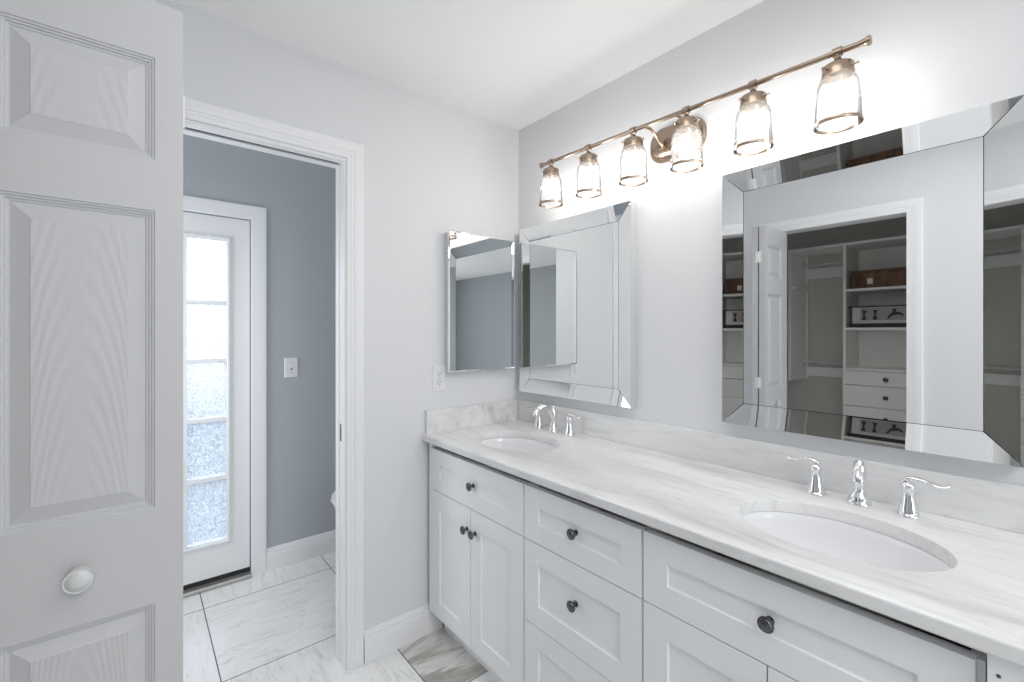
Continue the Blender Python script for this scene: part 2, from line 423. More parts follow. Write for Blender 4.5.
# door casings and jambs
def jamb(x0, x1, zt, y0, y1, th=0.012):
    return boxes((x0, x0 + th, y0, y1, 0, zt), (x1 - th, x1, y0, y1, 0, zt), (x0 + th, x1 - th, y0, y1, zt - th, zt))
t1 = struct('trim_1', casing(DO[0], DO[1] + 0.002, DO[2] + 0.002, D, -1, [(o_ * 0.93, d_) for o_, d_ in CAS]), M['trim'], 'white moulded casing round the doorway to the toilet room', 'door trim')
jb = boxes((DO[0], DO[0] + 0.012, D, D + WT, 0, DO[2]), (DO[1] - 0.0015, DO[1] - 0.0002, D + 0.001, D + WT, 0, DO[2]),
           (DO[0] + 0.012, DO[1], D, D + 0.040, DO[2] - 0.010, DO[2]), (DO[0] + 0.012, DO[1], D + 0.066, D + WT, DO[2] - 0.010, DO[2]),
           (DO[1] - 0.005, DO[1] - 0.0016, D + 0.001, D + 0.036, 0, DO[2]), (DO[1] - 0.004, DO[1] - 0.0016, D + 0.070, D + WT, 0, DO[2]))
obj('jamb', jb, M['trim'], t1)
obj('pocket_track', boxes((DO[0] + 0.012, DO[1] - 0.012, D + 0.040, D + 0.066, DO[2] - 0.004, DO[2])), M['dark_gap'], t1, label='dark pocket door slot in the doorway head')
obj('strike_plate', boxes((DO[1] - 0.0025, DO[1] - 0.0016, D + 0.043, D + 0.063, 0.915, 0.985)), M['pewter'], t1, label='dark metal strike plate')
w1 = struct('fill_light_frame', boxes((-0.652, -0.636, 2.06, 2.11, 0.65, 1.85), (-0.652, -0.636, 2.73, 2.78, 0.65, 1.85), (-0.652, -0.636, 2.11, 2.73, 0.65, 0.70), (-0.652, -0.636, 2.11, 2.73, 1.80, 1.85)), M['trim'], 'white frame added round the fill light on the left of the toilet room', 'light frame')  # unseen frame added round the toilet room fill light
obj('fill_light_sill', boxes((-0.65, -0.59, 2.04, 2.80, 0.625, 0.649)), M['trim'], w1)  # ledge added below the same fill light
struct('trim_2', casing(FD[0], FD[1], FD[2], YF, -1, [(0, 0), (0, .014), (.006, .016), (.05, .018), (.07, .018), (.076, .014), (.076, 0)]), M['trim'], 'white casing round the glazed exterior door', 'door trim')
t3 = struct('trim_3', casing(CO[0], CO[1], CO[2], XL, 1, CAS, 'x'), M['trim'], 'white moulded casing round the closet opening, seen in the large mirror', 'door trim')
bm = bmesh.new()
box(bm, XL - WT, XL, CO[0] - 0.004, CO[0] + 0.001, 0, CO[2]); box(bm, XL - WT, XL, CO[1] - 0.001, CO[1] + 0.004, 0, CO[2]); box(bm, XL - WT, XL, CO[0] + 0.001, CO[1] - 0.001, CO[2] - 0.001, CO[2] + 0.004)
obj('jamb', bm, M['trim'], t3)
baseboard('baseboard_back', (DO[1] + 0.072, D), (1.088, D), (0, -1), 'white moulded baseboard between the doorway and the vanity')
baseboard('baseboard_left', (XL, YS - 0.1), (XL, CO[0] - 0.07), (1, 0), 'white baseboard along the closet wall behind the camera')
baseboard('baseboard_toilet_room', (FD[1] + 0.076, YF), (W, YF), (0, -1), 'white moulded baseboard beside the glazed exterior door')
baseboard('baseboard_right', (W, D + WT), (W, YF - 0.017), (-1, 0), 'white baseboard behind the toilet')

# ---------------------------------------------------------------- folding closet door (direct view at left, again in the mirror)
LX0, LX1, LZ0, LZ1 = -0.280, 0.074, 0.012, 2.027
YA = 1.1606
door1 = thing('door_1', ((LX0 + LX1) / 2, YA + 0.04, 0), 'white bifold closet door with raised panels, folded beside the camera', 'closet door', kind='structure')
RAISED = [(0.0012, 0.0022), (0.0045, 0.0026), (0.0055, 0.0052), (0.0090, 0.0056), (0.0100, 0.0084), (0.0135, 0.0088), (0.0150, 0.0105), (0.040, 0.0030), (0.0415, 0.0022)]
PX0, PX1 = -0.187, 0.028
PANELS = [(PX0, PX1, 1.708, 1.914), (PX0, PX1, 1.008, 1.606), (PX0, PX1, 0.215, 0.817)]
for k, (y, s) in enumerate(((YA, 1), (YA + 0.078, -1))):
    bm = bmesh.new()
    pl = lambda u, z, d, y=y, s=s: (u, y + s * d, z)
    panel_face(bm, LX0, LX1, LZ0, LZ1, PANELS, RAISED, pl, 1)
    slab_sides(bm, LX0, LX1, LZ0, LZ1, pl, 0, 0.035)
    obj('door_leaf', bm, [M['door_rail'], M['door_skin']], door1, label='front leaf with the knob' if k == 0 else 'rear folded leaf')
bm = bmesh.new()
KX, KZ = -0.082, 0.910
lathe(bm, [(0.0175, 0.0), (0.0175, 0.002), (0.008, 0.005), (0.007, 0.013), (0.012, 0.017), (0.0205, 0.021), (0.0225, 0.025), (0.0215, 0.0275), (0.0195, 0.0265), (0.0180, 0.0270), (0.0150, 0.0305), (0.009, 0.0325), (0.002, 0.0332)], (KX, YA, KZ), 40, '-y')
M['door_knob'] = mat('white_knob', (0.62, 0.62, 0.625), 0.4)
obj('knob', bm, M['door_knob'], door1, smooth=50, label='round white knob with a raised rim')
for hz in (1.835, 1.05, 0.25):
    bm = bmesh.new()
    lathe(bm, [(0.004, -0.035), (0.004, 0.035)], (LX1 + 0.0015, YA + 0.039, hz), 12)
    box(bm, LX1 - 0.001, LX1 + 0.0015, YA + 0.022, YA + 0.036, hz - 0.034, hz + 0.034); box(bm, LX1 - 0.001, LX1 + 0.0015, YA + 0.042, YA + 0.056, hz - 0.034, hz + 0.034)
    obj('hinge', bm, M['plastic'], door1, smooth=40)

# ---------------------------------------------------------------- glazed exterior door
door2 = thing('door_2', ((FD[0] + FD[1]) / 2, YF + 0.04, 0), 'white exterior door with fifteen frosted panes in the toilet room', 'door', kind='structure')
GX0 = 0.3775 - 3 * 0.178 - 2 * 0.018
cols = [(GX0 + i * 0.196, GX0 + i * 0.196 + 0.178) for i in range(3)]
zb = [0.234, 0.575, 0.893, 1.212, 1.524, 1.866]
rows_ = [(zb[i] + (0.009 if i else 0), zb[i + 1] - (0.009 if i < 4 else 0)) for i in range(5)]
DY = YF + 0.012
bm = bmesh.new()
e = 0.004
box(bm, FD[0] + e, GX0, DY, DY + 0.045, 0.048, FD[2] - e); box(bm, cols[2][1], FD[1] - e, DY, DY + 0.045, 0.048, FD[2] - e)
box(bm, GX0, cols[2][1], DY, DY + 0.045, 0.048, zb[0]); box(bm, GX0, cols[2][1], DY, DY + 0.045, zb[5], FD[2] - e)
obj('door_slab', bm, M['trim'], door2)
bm = casing(GX0, cols[2][1], zb[5], DY, -1, [(0, 0), (0, .010), (.004, .013), (.012, .013), (.020, .006), (.024, .006), (.026, 0)])
# bottom moulding, closing the surround
bmesh.ops.delete(bm, geom=list(bm.verts), context='VERTS')
lines = []
for o_, d_ in [(0, 0), (0, .010), (.004, .013), (.012, .013), (.020, .006), (.024, .006), (.026, 0)]:
    lines.append([bm.verts.new((x, DY - d_, z)) for x, z in ((GX0 - o_, zb[0] - o_), (GX0 - o_, zb[5] + o_), (cols[2][1] + o_, zb[5] + o_), (cols[2][1] + o_, zb[0] - o_))])
for a, b in zip(lines, lines[1:]):
    for i in range(4): bm.faces.new((a[i], a[(i + 1) % 4], b[(i + 1) % 4], b[i]))
obj('glazing_frame', bm, M['trim'], door2)
bm = bmesh.new()
for i in (0, 1): box(bm, cols[i][1], cols[i + 1][0], DY - 0.006, DY + 0.04, zb[0], zb[5])
for j in range(4):
    for c0, c1 in cols: box(bm, c0, c1, DY - 0.006, DY + 0.04, rows_[j][1], rows_[j + 1][0])
obj('muntins', bm, M['trim'], door2)
for c0, c1 in cols:
    for r0, r1 in rows_:
        bm = bmesh.new(); vs4 = [bm.verts.new(q) for q in ((c0, DY + 0.02, r0), (c1, DY + 0.02, r0), (c1, DY + 0.02, r1), (c0, DY + 0.02, r1))]; bm.faces.new(vs4)
        obj('glass_pane', bm, M['frost'], door2)
obj('threshold', boxes((FD[0], FD[1], YF - 0.03, YF + 0.10, 0.0, 0.022)), M['alu'], door2, bevel=0.006, label='aluminium threshold')
obj('weather_seal', boxes((FD[0] + e, FD[1] - e, DY + 0.004, DY + 0.04, 0.022, 0.048)), M['black'], door2, label='black door bottom seal')

# ---------------------------------------------------------------- vanity
XF, XB_ = 1.010, W - 0.004
Z0, Z1, TOE = 0.115, 0.873, 0.10
SH = [(0.0006, 0.0), (0.0010, 0.0075)]
def front(name, y0, y1, z0, z1, parent, fr=0.067, knob=None, label=None, rail=None):
    """a shaker front facing -x, 19 mm thick, proud of the carcass"""
    bm = bmesh.new(); rail = rail or fr
    pl = lambda u, z, d: (XF + d, u, z)
    panel_face(bm, y0, y1, z0, z1, [(y0 + fr, y1 - fr, z0 + rail, z1 - rail)], SH, pl)
    slab_sides(bm, y0, y1, z0, z1, pl, 0, 0.019)
    f = obj(name, bm, M['cab'], parent, label=label)
    if knob:
        bm = bmesh.new()
        lathe(bm, [(0.0095, 0.0), (0.0095, 0.002), (0.0055, 0.004), (0.005, 0.012), (0.0075, 0.016), (0.0155, 0.019), (0.0165, 0.0215), (0.0160, 0.0240), (0.0130, 0.0245), (0.0120, 0.0262), (0.006, 0.0275), (0.001, 0.028)], (XF + (0.0075 if name == 'drawer' else 0), knob[0], knob[1]), 28, '-x')
        obj('knob', bm, M['pewter'], f, smooth=45)
    return f
def carcass(y0, y1, parent, toe0=None, toe1=None):
    bm = bmesh.new(); x0 = XF + 0.0195; th = 0.018
    box(bm, x0, XB_, y0, y0 + th, Z0, 0.842); box(bm, x0, XB_, y1 - th, y1, Z0, 0.842)
    box(bm, x0 + 0.05, XB_, y0, y0 + th, 0.842, Z1); box(bm, x0 + 0.05, XB_, y1 - th, y1, 0.842, Z1)
    box(bm, x0, XB_, y0 + th, y1 - th, Z0, Z0 + th); box(bm, XB_ - 0.008, XB_, y0 + th, y1 - th, Z0 + th, Z1)
    box(bm, x0, x0 + th, y0 + th, y1 - th, 0.80, 0.842)      # top rail behind the fronts
    box(bm, 1.088, 1.10, y0, y1, 0.0, Z0)                   # toe kick board
    box(bm, 1.10, XB_, y0, y0 + th, 0.0, Z0); box(bm, 1.10, XB_, y1 - th, y1, 0.0, Z0)
    obj('body', bm, M['cab'], parent)
G = 0.0018
ZT, ZM = 0.848, 0.668
v1 = thing('vanity_cabinet', ((XF + XB_) / 2, 1.49, 0), 'white sink cabinet with two doors, standing against the back wall', 'cabinet')
carcass(1.1582, 1.802, v1)
obj('scribe_filler', boxes((XF + 0.001, XF + 0.0195, 1.782, 1.802, Z0, Z1)), M['cab'], v1)
front('drawer', 1.160 + G, 1.780, ZM + G, ZT, v1, knob=(1.468, 0.760), rail=0.061)
front('door', 1.4755 + G, 1.780, Z0 + 0.004, ZM - G, v1, knob=(1.500, 0.582))
front('door', 1.160 + G, 1.4755 - G, Z0 + 0.004, ZM - G, v1, knob=(1.444, 0.582))
v2 = thing('vanity_cabinet', ((XF + XB_) / 2, 0.92, 0), 'white cabinet with three knobbed drawers between the two sink cabinets', 'cabinet')
carcass(0.6915, 1.1565, v2)
front('drawer', 0.6915 + G, 1.1555 - G, ZM + G, ZT, v2, knob=(0.928, 0.760), rail=0.061)
front('drawer', 0.6915 + G, 1.1555 - G, 0.394 + G, ZM - G, v2, knob=(0.928, 0.545))
front('drawer', 0.6915 + G, 1.1555 - G, Z0 + 0.004, 0.394 - G, v2, knob=(0.928, 0.256))
v3 = thing('vanity_cabinet', ((XF + XB_) / 2, 0.38, 0), 'white sink cabinet nearest the camera, with one wide drawer over two doors', 'cabinet')
carcass(0.074, 0.6895, v3)
front('drawer', 0.082 + G, 0.688 - G, ZM + G, ZT, v3, knob=(0.385, 0.760), rail=0.061)
front('door', 0.3875 + G, 0.688 - G, Z0 + 0.004, ZM - G, v3, knob=(0.415, 0.582))
front('door', 0.082 + G, 0.3875 - G, Z0 + 0.004, ZM - G, v3, knob=(0.355, 0.582))
v4 = thing('end_panel', (1.27, -0.10, 0), 'plain white end panel under the near end of the worktop', 'panel')
bm = boxes((0.996, 1.014, -0.262, 0.070, 0.0, Z1), (1.014, XB_, 0.052, 0.070, 0, Z1), (1.014, XB_, -0.262, -0.244, 0, Z1))
obj('panel', bm, M['cab'], v4, bevel=0.001)
bm = bmesh.new(); lathe(bm, [(0.0028, 0), (0.0028, 0.0008), (0.002, 0.001)], (0.996, 0.058, 0.845), 12, '-x')
obj('screw_cap', bm, M['pewter'], v4)

# countertop with two oval cut-outs
ZC0, ZC1 = 0.875, 0.905
S1, S2 = (1.2435, 1.4655), (1.244, 0.333)
SA, SB = 0.204, 0.1515
CX0, CX1, CY0, CY1 = 0.984, W - 0.001, -0.28, D - 0.001
bm = bmesh.new()
def loop(pts): 
    vs_ = [bm.verts.new(p) for p in pts]; return vs_, [bm.edges.new((vs_[i], vs_[(i + 1) % len(vs_)])) for i in range(len(vs_))]
edges = []
rr = 0.006
outer, e0 = loop([(CX0 + rr, CY0 + rr, ZC1), (CX1, CY0 + rr, ZC1), (CX1, CY1, ZC1), (CX0 + rr, CY1, ZC1)]); edges += e0
NS = 72; holes = []
for c in (S1, S2):
    h_, e_ = loop([(c[0] + (SB + .003) * math.cos(2 * PI * i / NS), c[1] + (SA + .003) * math.sin(2 * PI * i / NS), ZC1) for i in range(NS)]); edges += e_; holes.append((c, h_))
bmesh.ops.triangle_fill(bm, use_beauty=True, edges=edges)
edges = []
_, e0 = loop([(CX0 + 0.06, CY0 + 0.06, ZC0), (CX1, CY0 + 0.06, ZC0), (CX1, CY1, ZC0), (CX0 + 0.06, CY1, ZC0)]); edges += e0
for c in (S1, S2):
    _, e_ = loop([(c[0] + SB * math.cos(2 * PI * i / NS), c[1] + SA * math.sin(2 * PI * i / NS), ZC0) for i in range(NS)]); edges += e_
bmesh.ops.triangle_fill(bm, use_beauty=True, edges=edges)
# hole walls (eased edge)
for c, h_ in holes:
    prev = h_
    for g, z in ((0.0009, ZC1 - 0.0008), (0.0, ZC1 - 0.003), (0.0, ZC0)):
        ring = [bm.verts.new((c[0] + (SB + g) * math.cos(2 * PI * i / NS), c[1] + (SA + g) * math.sin(2 * PI * i / NS), z)) for i in range(NS)]
        for i in range(NS): bm.faces.new((prev[i], prev[(i + 1) % NS], ring[(i + 1) % NS], ring[i]))
        prev = ring
# front and near-end edge, rounded over
edge_prof = [(rr * (1 - math.sin(a)), ZC1 - rr * (1 - math.cos(a))) for a in [PI / 2 * k / 6 for k in range(7)]] + [(0.0, ZC0 + 0.006), (0.006, ZC0), (0.06, ZC0)]
prev = None
for o_, z in edge_prof:
    row = [bm.verts.new(q) for q in ((CX0 + o_, CY1, z), (CX0 + o_, CY0 + o_, z), (CX1, CY0 + o_, z))]
    if prev:
        for i in (0, 1): bm.faces.new((prev[i], prev[i + 1], row[i + 1], row[i]))
    prev = row
bmesh.ops.remove_doubles(bm, verts=bm.verts, dist=0.00005)
bmesh.ops.holes_fill(bm, edges=[e_ for e_ in bm.edges if e_.is_boundary], sides=0)
bmesh.ops.triangulate(bm, faces=[f for f in bm.faces if len(f.verts) > 4])
ct = thing('countertop', (1.27, 0.78, ZC0), 'pale veined marble worktop with two oval sinks, lying on the vanity cabinets', 'countertop')
obj('worktop', bm, M['marble'], ct, smooth=35)
obj('backsplash', boxes((W - 0.020, W - 0.0005, CY0, CY1, ZC1, 1.010)), M['marble'], ct, bevel=0.0015)
obj('side_splash', boxes((1.003, W - 0.0205, D - 0.020, D - 0.0005, ZC1, 1.010)), M['marble'], ct, bevel=0.0015)

# sinks
def sink(c, label):
    s = thing('sink', (c[0], c[1], 0.74), label, 'sink', 'oval undermount sinks')
    bm = bmesh.new()
    prof = [(1.06, ZC0 - 0.001), (1.015, ZC0 - 0.001), (1.0, ZC0 - 0.004)]
    for k in range(1, 12):
        a = PI / 2 * k / 12; prof.append((0.20 + 0.79 * math.cos(a) ** 0.75, ZC0 - 0.004 - 0.145 * math.sin(a)))
    prof.append((0.13, ZC0 - 0.151))
    rings = []
    for r, z in prof:
        off = 0.0
        rings.append([bm.verts.new((c[0] + off + r * SB * math.cos(2 * PI * i / 64), c[1] + (r if r > 0.3 else r * SB / SA) * SA * math.sin(2 * PI * i / 64), z)) for i in range(64)])
    for a, b in zip(rings, rings[1:]):
        for i in range(64): bm.faces.new((a[i], a[(i + 1) % 64], b[(i + 1) % 64], b[i]))
    obj('basin', bm, M['porcelain'], s, smooth=60)
    bm = bmesh.new(); lathe(bm, [(0.0215, 0.0), (0.0215, 0.002), (0.018, 0.003), (0.016, 0.001), (0.015, 0.005), (0.004, 0.0065)], (c[0], c[1], ZC0 - 0.1515), 28)
    obj('drain', bm, M['chrome'], s, smooth=50)
    return s
sk1 = sink(S1, 'white oval sink in the worktop corner beside the back wall')
sk2 = sink(S2, 'white oval sink in the near half of the worktop, below the large mirror')

# faucets
def faucet(yc, label, swing=0.0):
    x = 1.482
    f = thing('faucet', (x, yc, ZC1 + 0.0004), label, 'faucet', 'chrome widespread faucets')
    bm = bmesh.new()
    lathe(bm, [(0.0270, 0.0004), (0.0275, 0.003), (0.0260, 0.007), (0.0240, 0.009), (0.0230, 0.016), (0.0195, 0.024), (0.0145, 0.031), (0.0118, 0.038), (0.0120, 0.048), (0.0150, 0.062), (0.0160, 0.078), (0.0155, 0.090), (0.0115, 0.100), (0.006, 0.106), (0.005, 0.109), (0.0065, 0.113), (0.005, 0.118), (0.001, 0.120)], (x, yc, ZC1), 32)
    P = catmull([(x - 0.002, yc, ZC1 + 0.060), (x - 0.014, yc, ZC1 + 0.083), (x - 0.036, yc, ZC1 + 0.108), (x - 0.064, yc, ZC1 + 0.120), (x - 0.092, yc, ZC1 + 0.114), (x - 0.110, yc, ZC1 + 0.096), (x - 0.114, yc, ZC1 + 0.086)], 6)
    tube(bm, P, lerp_list([0.0120, 0.0125, 0.0122, 0.0120, 0.0125, 0.0135, 0.0130], len(P)), 20, 1.0, (0, 1, 0))
    bmesh.ops.rotate(bm, verts=bm.verts, cent=(x, yc, 0), matrix=Matrix.Rotation(swing, 3, 'Z'))
    obj('spout', bm, M['chrome'], f, smooth=60)
    for s in (1, -1):
        hy = yc + s * 0.1
        bm = bmesh.new()
        lathe(bm, [(0.0240, 0.0004), (0.0245, 0.003), (0.0225, 0.006), (0.0205, 0.008), (0.0200, 0.012), (0.0160, 0.032), (0.0125, 0.052), (0.0115, 0.062), (0.0135, 0.066), (0.0150, 0.072), (0.0140, 0.078), (0.0090, 0.083), (0.001, 0.086)], (x, hy, ZC1), 32)
        h = obj('handle', bm, M['chrome'], f, smooth=60)
        bm = bmesh.new()
        P = catmull([(x, hy - s * 0.014, ZC1 + 0.080), (x, hy - s * 0.006, ZC1 + 0.0895), (x, hy + s * 0.008, ZC1 + 0.094), (x, hy + s * 0.028, ZC1 + 0.093), (x, hy + s * 0.050, ZC1 + 0.086), (x, hy + s * 0.066, ZC1 + 0.085), (x, hy + s * 0.077, ZC1 + 0.092)], 5)
        tube(bm, P, lerp_list([0.004, 0.0085, 0.0095, 0.0080, 0.0085, 0.0092, 0.0040], len(P)), 14, 0.62, (0, 0, 1))
        obj('lever', bm, M['chrome'], h, smooth=60)
    return f
faucet(1.490, 'chrome arched faucet with two levers at the sink beside the back wall')
faucet(0.340, 'chrome arched faucet with two levers at the near sink, below the large mirror', 0.21)

# ---------------------------------------------------------------- mirrors
XO, XI = 1.523, 1.5335
def wall_mirror(y0, y1, z0, z1, label):
    r = thing('wall_mirror', (W, (y0 + y1) / 2, z0), label, 'mirror')
    b = 0.070; by = (0.066 if y0 < 0.5 else 0.070); g = 0.0007
    bm = bmesh.new()
    box(bm, XI + 0.006, W - 0.0005, y0 + 0.012, y1 - 0.012, z0 + 0.012, z1 - 0.012)
    obj('backing', bm, M['dark_gap'], r, label='dark backing board')
    # thin metal sides carrying the dished frame
    bm = bmesh.new()
    for a in ((XO + 0.002, W - 0.001, y0, y0 + 0.004, z0, z1), (XO + 0.002, W - 0.001, y1 - 0.004, y1, z0, z1), (XO + 0.002, W - 0.001, y0 + 0.004, y1 - 0.004, z0, z0 + 0.004), (XO + 0.002, W - 0.001, y0 + 0.004, y1 - 0.004, z1 - 0.004, z1)): box(bm, *a)
    obj('frame_edge', bm, M['silver'], r, label='silver side edge')
    bm = bmesh.new(); box(bm, XI, XI + 0.004, y0 + by, y1 - by, z0 + b, z1 - b)
    obj('mirror_glass', bm, M['mirror'], r)
    t_ = 0.0035
    def strip(q_out, q_in):
        # q_out, q_in: pairs of (y,z); front quad with thickness behind
        bm = bmesh.new()
        fr = [bm.verts.new((XO, *q_out[0])), bm.verts.new((XO, *q_out[1])), bm.verts.new((XI, *q_in[1])), bm.verts.new((XI, *q_in[0]))]
        bk = [bm.verts.new((v.co.x + t_, v.co.y, v.co.z)) for v in fr]
        bm.faces.new(fr); bm.faces.new(bk)
        for i in range(4): bm.faces.new((fr[i], fr[(i + 1) % 4], bk[(i + 1) % 4], bk[i]))
        obj('bevel_strip', bm, M['mirror'], r)
    k = g * 1.4; e1 = 0.0005
    iy0, iy1, iz0, iz1 = y0 + by - g, y1 - by + g, z0 + b - g, z1 - b + g
    strip(((y0 + k, z0 + e1), (y1 - k, z0 + e1)), ((iy0 + k, iz0 - g), (iy1 - k, iz0 - g)))
    strip(((y0 + k, z1 - e1), (y1 - k, z1 - e1)), ((iy0 + k, iz1 + g), (iy1 - k, iz1 + g)))
    strip(((y0 + e1, z0 + k), (y0 + e1, z1 - k)), ((iy0 - g, iz0 + k), (iy0 - g, iz1 - k)))
    strip(((y1 - e1, z0 + k), (y1 - e1, z1 - k)), ((iy1 + g, iz0 + k), (iy1 + g, iz1 - k)))
    return r
wall_mirror(0.048, 0.7265, 1.059, 1.892, 'large rectangular mirror framed by tilted mirror strips, above the near sink')
wall_mirror(1.093, 1.780, 1.059, 1.892, 'rectangular mirror framed by tilted mirror strips, next to the room corner')

# medicine cabinet on the back wall
MX0, MX1, MZ0, MZ1, MY = 1.100, 1.494, 1.180, 1.833, 1.783
mc = thing('medicine_cabinet', ((MX0 + MX1) / 2, D, MZ0), 'frameless mirrored medicine cabinet on the back wall above the outlet', 'medicine cabinet')
obj('body', boxes((MX0 + 0.006, MX1 - 0.006, MY + 0.008, D - 0.0005, MZ0 + 0.006, MZ1 - 0.006)), M['silver'], mc)
bm = bmesh.new(); bv = 0.006
pl = lambda u, z, d: (u, MY + d, z)
rg = []
for ins, d in ((0, 0.0010), (bv, 0.0), ):
    rg.append([bm.verts.new(pl(*q, d)) for q in ((MX0 + ins, MZ0 + ins), (MX1 - ins, MZ0 + ins), (MX1 - ins, MZ1 - ins), (MX0 + ins, MZ1 - ins))])
for i in range(4): bm.faces.new((rg[0][i], rg[0][(i + 1) % 4], rg[1][(i + 1) % 4], rg[1][i]))
bm.faces.new(rg[1])
slab_sides(bm, MX0, MX1, MZ0, MZ1, pl, 0.0010, 0.007)
obj('mirrored_door', bm, M['mirror'], mc)

# ---------------------------------------------------------------- vanity light
BX = 1.430
def bar_z(y): return 2.102 + (y - 0.305) * (0.027 / 1.213)
vl = thing('vanity_light', (W, 0.912, 2.08), 'long brass bar light with six clear glass shades above the mirrors', 'wall light')
bm = bmesh.new()
y0, y1 = 0.312, 1.512
tube(bm, [(BX, y0, bar_z(y0)), (BX, y1, bar_z(y1))], 0.0075, 16)
obj('bar', bm, M['brass'], vl, smooth=60)
for y, s in ((y0, -1), (y1, 1)):
    bm = bmesh.new()
    tube(bm, [(BX, y - s * 0.010, bar_z(y)), (BX, y, bar_z(y)), (BX, y + s * 0.001, bar_z(y)), (BX, y + s * 0.006, bar_z(y)), (BX, y + s * 0.009, bar_z(y)), (BX, y + s * 0.010, bar_z(y))], [0.0085, 0.0095, 0.0125, 0.0125, 0.0105, 0.004], 20)
    obj('end_cap', bm, M['brass'], vl, smooth=40)
# back plate: rounded box with a raised rim, and the curved arms
BZ = 2.078
bm = bmesh.new()
def rrect(hw, hh, r, x, n=8):
    pts = []
    for cx, cz, a0 in ((hw - r, hh - r, 0), (-hw + r, hh - r, PI / 2), (-hw + r, -hh + r, PI), (hw - r, -hh + r, 3 * PI / 2)):
        for k in range(n + 1):
            a = a0 + PI / 2 * k / n; pts.append(bm.verts.new((x, 0.912 + cx + r * math.cos(a), BZ + cz + r * math.sin(a))))
    return pts
rs = [rrect(0.112, 0.066, 0.055, W - 0.0005), rrect(0.112, 0.066, 0.055, W - 0.012), rrect(0.106, 0.060, 0.050, W - 0.017), rrect(0.096, 0.050, 0.042, W - 0.017), rrect(0.092, 0.046, 0.040, W - 0.024), rrect(0.080, 0.036, 0.032, W - 0.028)]
for a, b in zip(rs, rs[1:]):
    n = len(a)
    for i in range(n): bm.faces.new((a[i], a[(i + 1) % n], b[(i + 1) % n], b[i]))
bm.faces.new(rs[-1]); bm.faces.new(rs[0])
obj('back_plate', bm, M['brass'], vl, smooth=35)
for s in (1, -1):
    ya = 0.912 + s * 0.052
    bm = bmesh.new()
    P = catmull([(W - 0.026, ya - s * 0.01, BZ - 0.012), (W - 0.040, ya - s * 0.01, BZ - 0.008), (W - 0.047, ya, BZ + 0.012), (W - 0.060, ya + s * 0.006, BZ + 0.028), (W - 0.090, ya + s * 0.010, bar_z(ya) + 0.006), (BX, ya + s * 0.012, bar_z(ya))], 8)
    tube(bm, P, 0.0058, 12, 1.0, (0, 1, 0))
    lathe(bm, [(0.014, 0.0), (0.014, 0.006), (0.009, 0.012)], (W - 0.027, ya, BZ - 0.012), 20, '-x')
    obj('arm', bm, M['brass'], vl, smooth=50)
ys = [0.374 + 0.2165 * i for i in range(6)][:5] + [1.455]
ys = [0.374, 0.588, 0.803, 1.016, 1.234, 1.453]
proto = None
for y in ys:
    z = bar_z(y)
    if proto is None:
        bm = bmesh.new()
        lathe(bm, [(0.0125, 0.010), (0.0125, -0.010)], (BX, y, z), 20, 'y')
        s0 = [(0.008, -0.006), (0.0095, -0.012), (0.0075, -0.016), (0.0085, -0.020), (0.020, -0.030), (0.0225, -0.034), (0.0225, -0.052), (0.0185, -0.053), (0.0185, -0.072), (0.0155, -0.078), (0.0155, -0.086)]
        lathe(bm, s0, (BX, y, z), 28)
        so = obj('socket', bm, M['brass'], vl, smooth=40)
        # ring cap that grips the glass neck
        bm = bmesh.new()
        lathe(bm, [(0.0235, -0.036), (0.0345, -0.0365), (0.0355, -0.038), (0.0355, -0.056), (0.0370, -0.057), (0.0370, -0.064), (0.0355, -0.065), (0.0355, -0.066), (0.0340, -0.066), (0.0335, -0.040), (0.0235, -0.039)], (BX, y, z), 32, cap=False)
        for k in range(3):
            a = 2 * PI * k / 3 + 0.5
            c = Vector((BX + 0.036 * math.cos(a), y + 0.036 * math.sin(a), z - 0.047)); dv = Vector((math.cos(a), math.sin(a), 0))
            tube(bm, [c, c + dv * 0.005, c + dv * 0.006, c + dv * 0.010], [0.002, 0.002, 0.004, 0.004], 10)
        rc = obj('collar', bm, M['brass'], so, smooth=40)
        bm = bmesh.new()
        lathe(bm, [(0.0335, -0.050), (0.0335, -0.062), (0.0370, -0.070), (0.0430, -0.077), (0.0470, -0.088), (0.0490, -0.105), (0.0510, -0.140), (0.0530, -0.186)], (BX, y, z), 40, cap=False)
        sh = obj('glass_shade', bm, M['shade_glass'], vl, smooth=180)
        bm = bmesh.new()
        lathe(bm, [(0.0520, -0.186), (0.0545, -0.185), (0.0553, -0.190), (0.0545, -0.1945), (0.0520, -0.1945), (0.0515, -0.190), (0.0520, -0.186)], (BX, y, z), 40, cap=False)
        rm = obj('shade_rim', bm, M['brass'], sh, smooth=50)
        bm = bmesh.new()
        lathe(bm, [(0.0130, -0.084), (0.0135, -0.092), (0.0165, -0.100), (0.0215, -0.110), (0.0255, -0.122), (0.0265, -0.132), (0.0245, -0.143), (0.0185, -0.152), (0.010, -0.157), (0.001, -0.1585)], (BX, y, z), 20)
        bu = obj('bulb', bm, M['bulb'], vl, smooth=180)
        proto = (y, so, rc, sh, rm, bu)
    else:
        py, so, rc, sh, rm, bu = proto
        dv = Vector((0, y - py, bar_z(y) - bar_z(py)))
        for o_, sub in ((so, rc), (sh, rm), (bu, None)):
            c = o_.copy(); C.objects.link(c); c.parent = vl; c.location = o_.location + dv
            if sub:
                d = sub.copy(); C.objects.link(d); d.parent = c

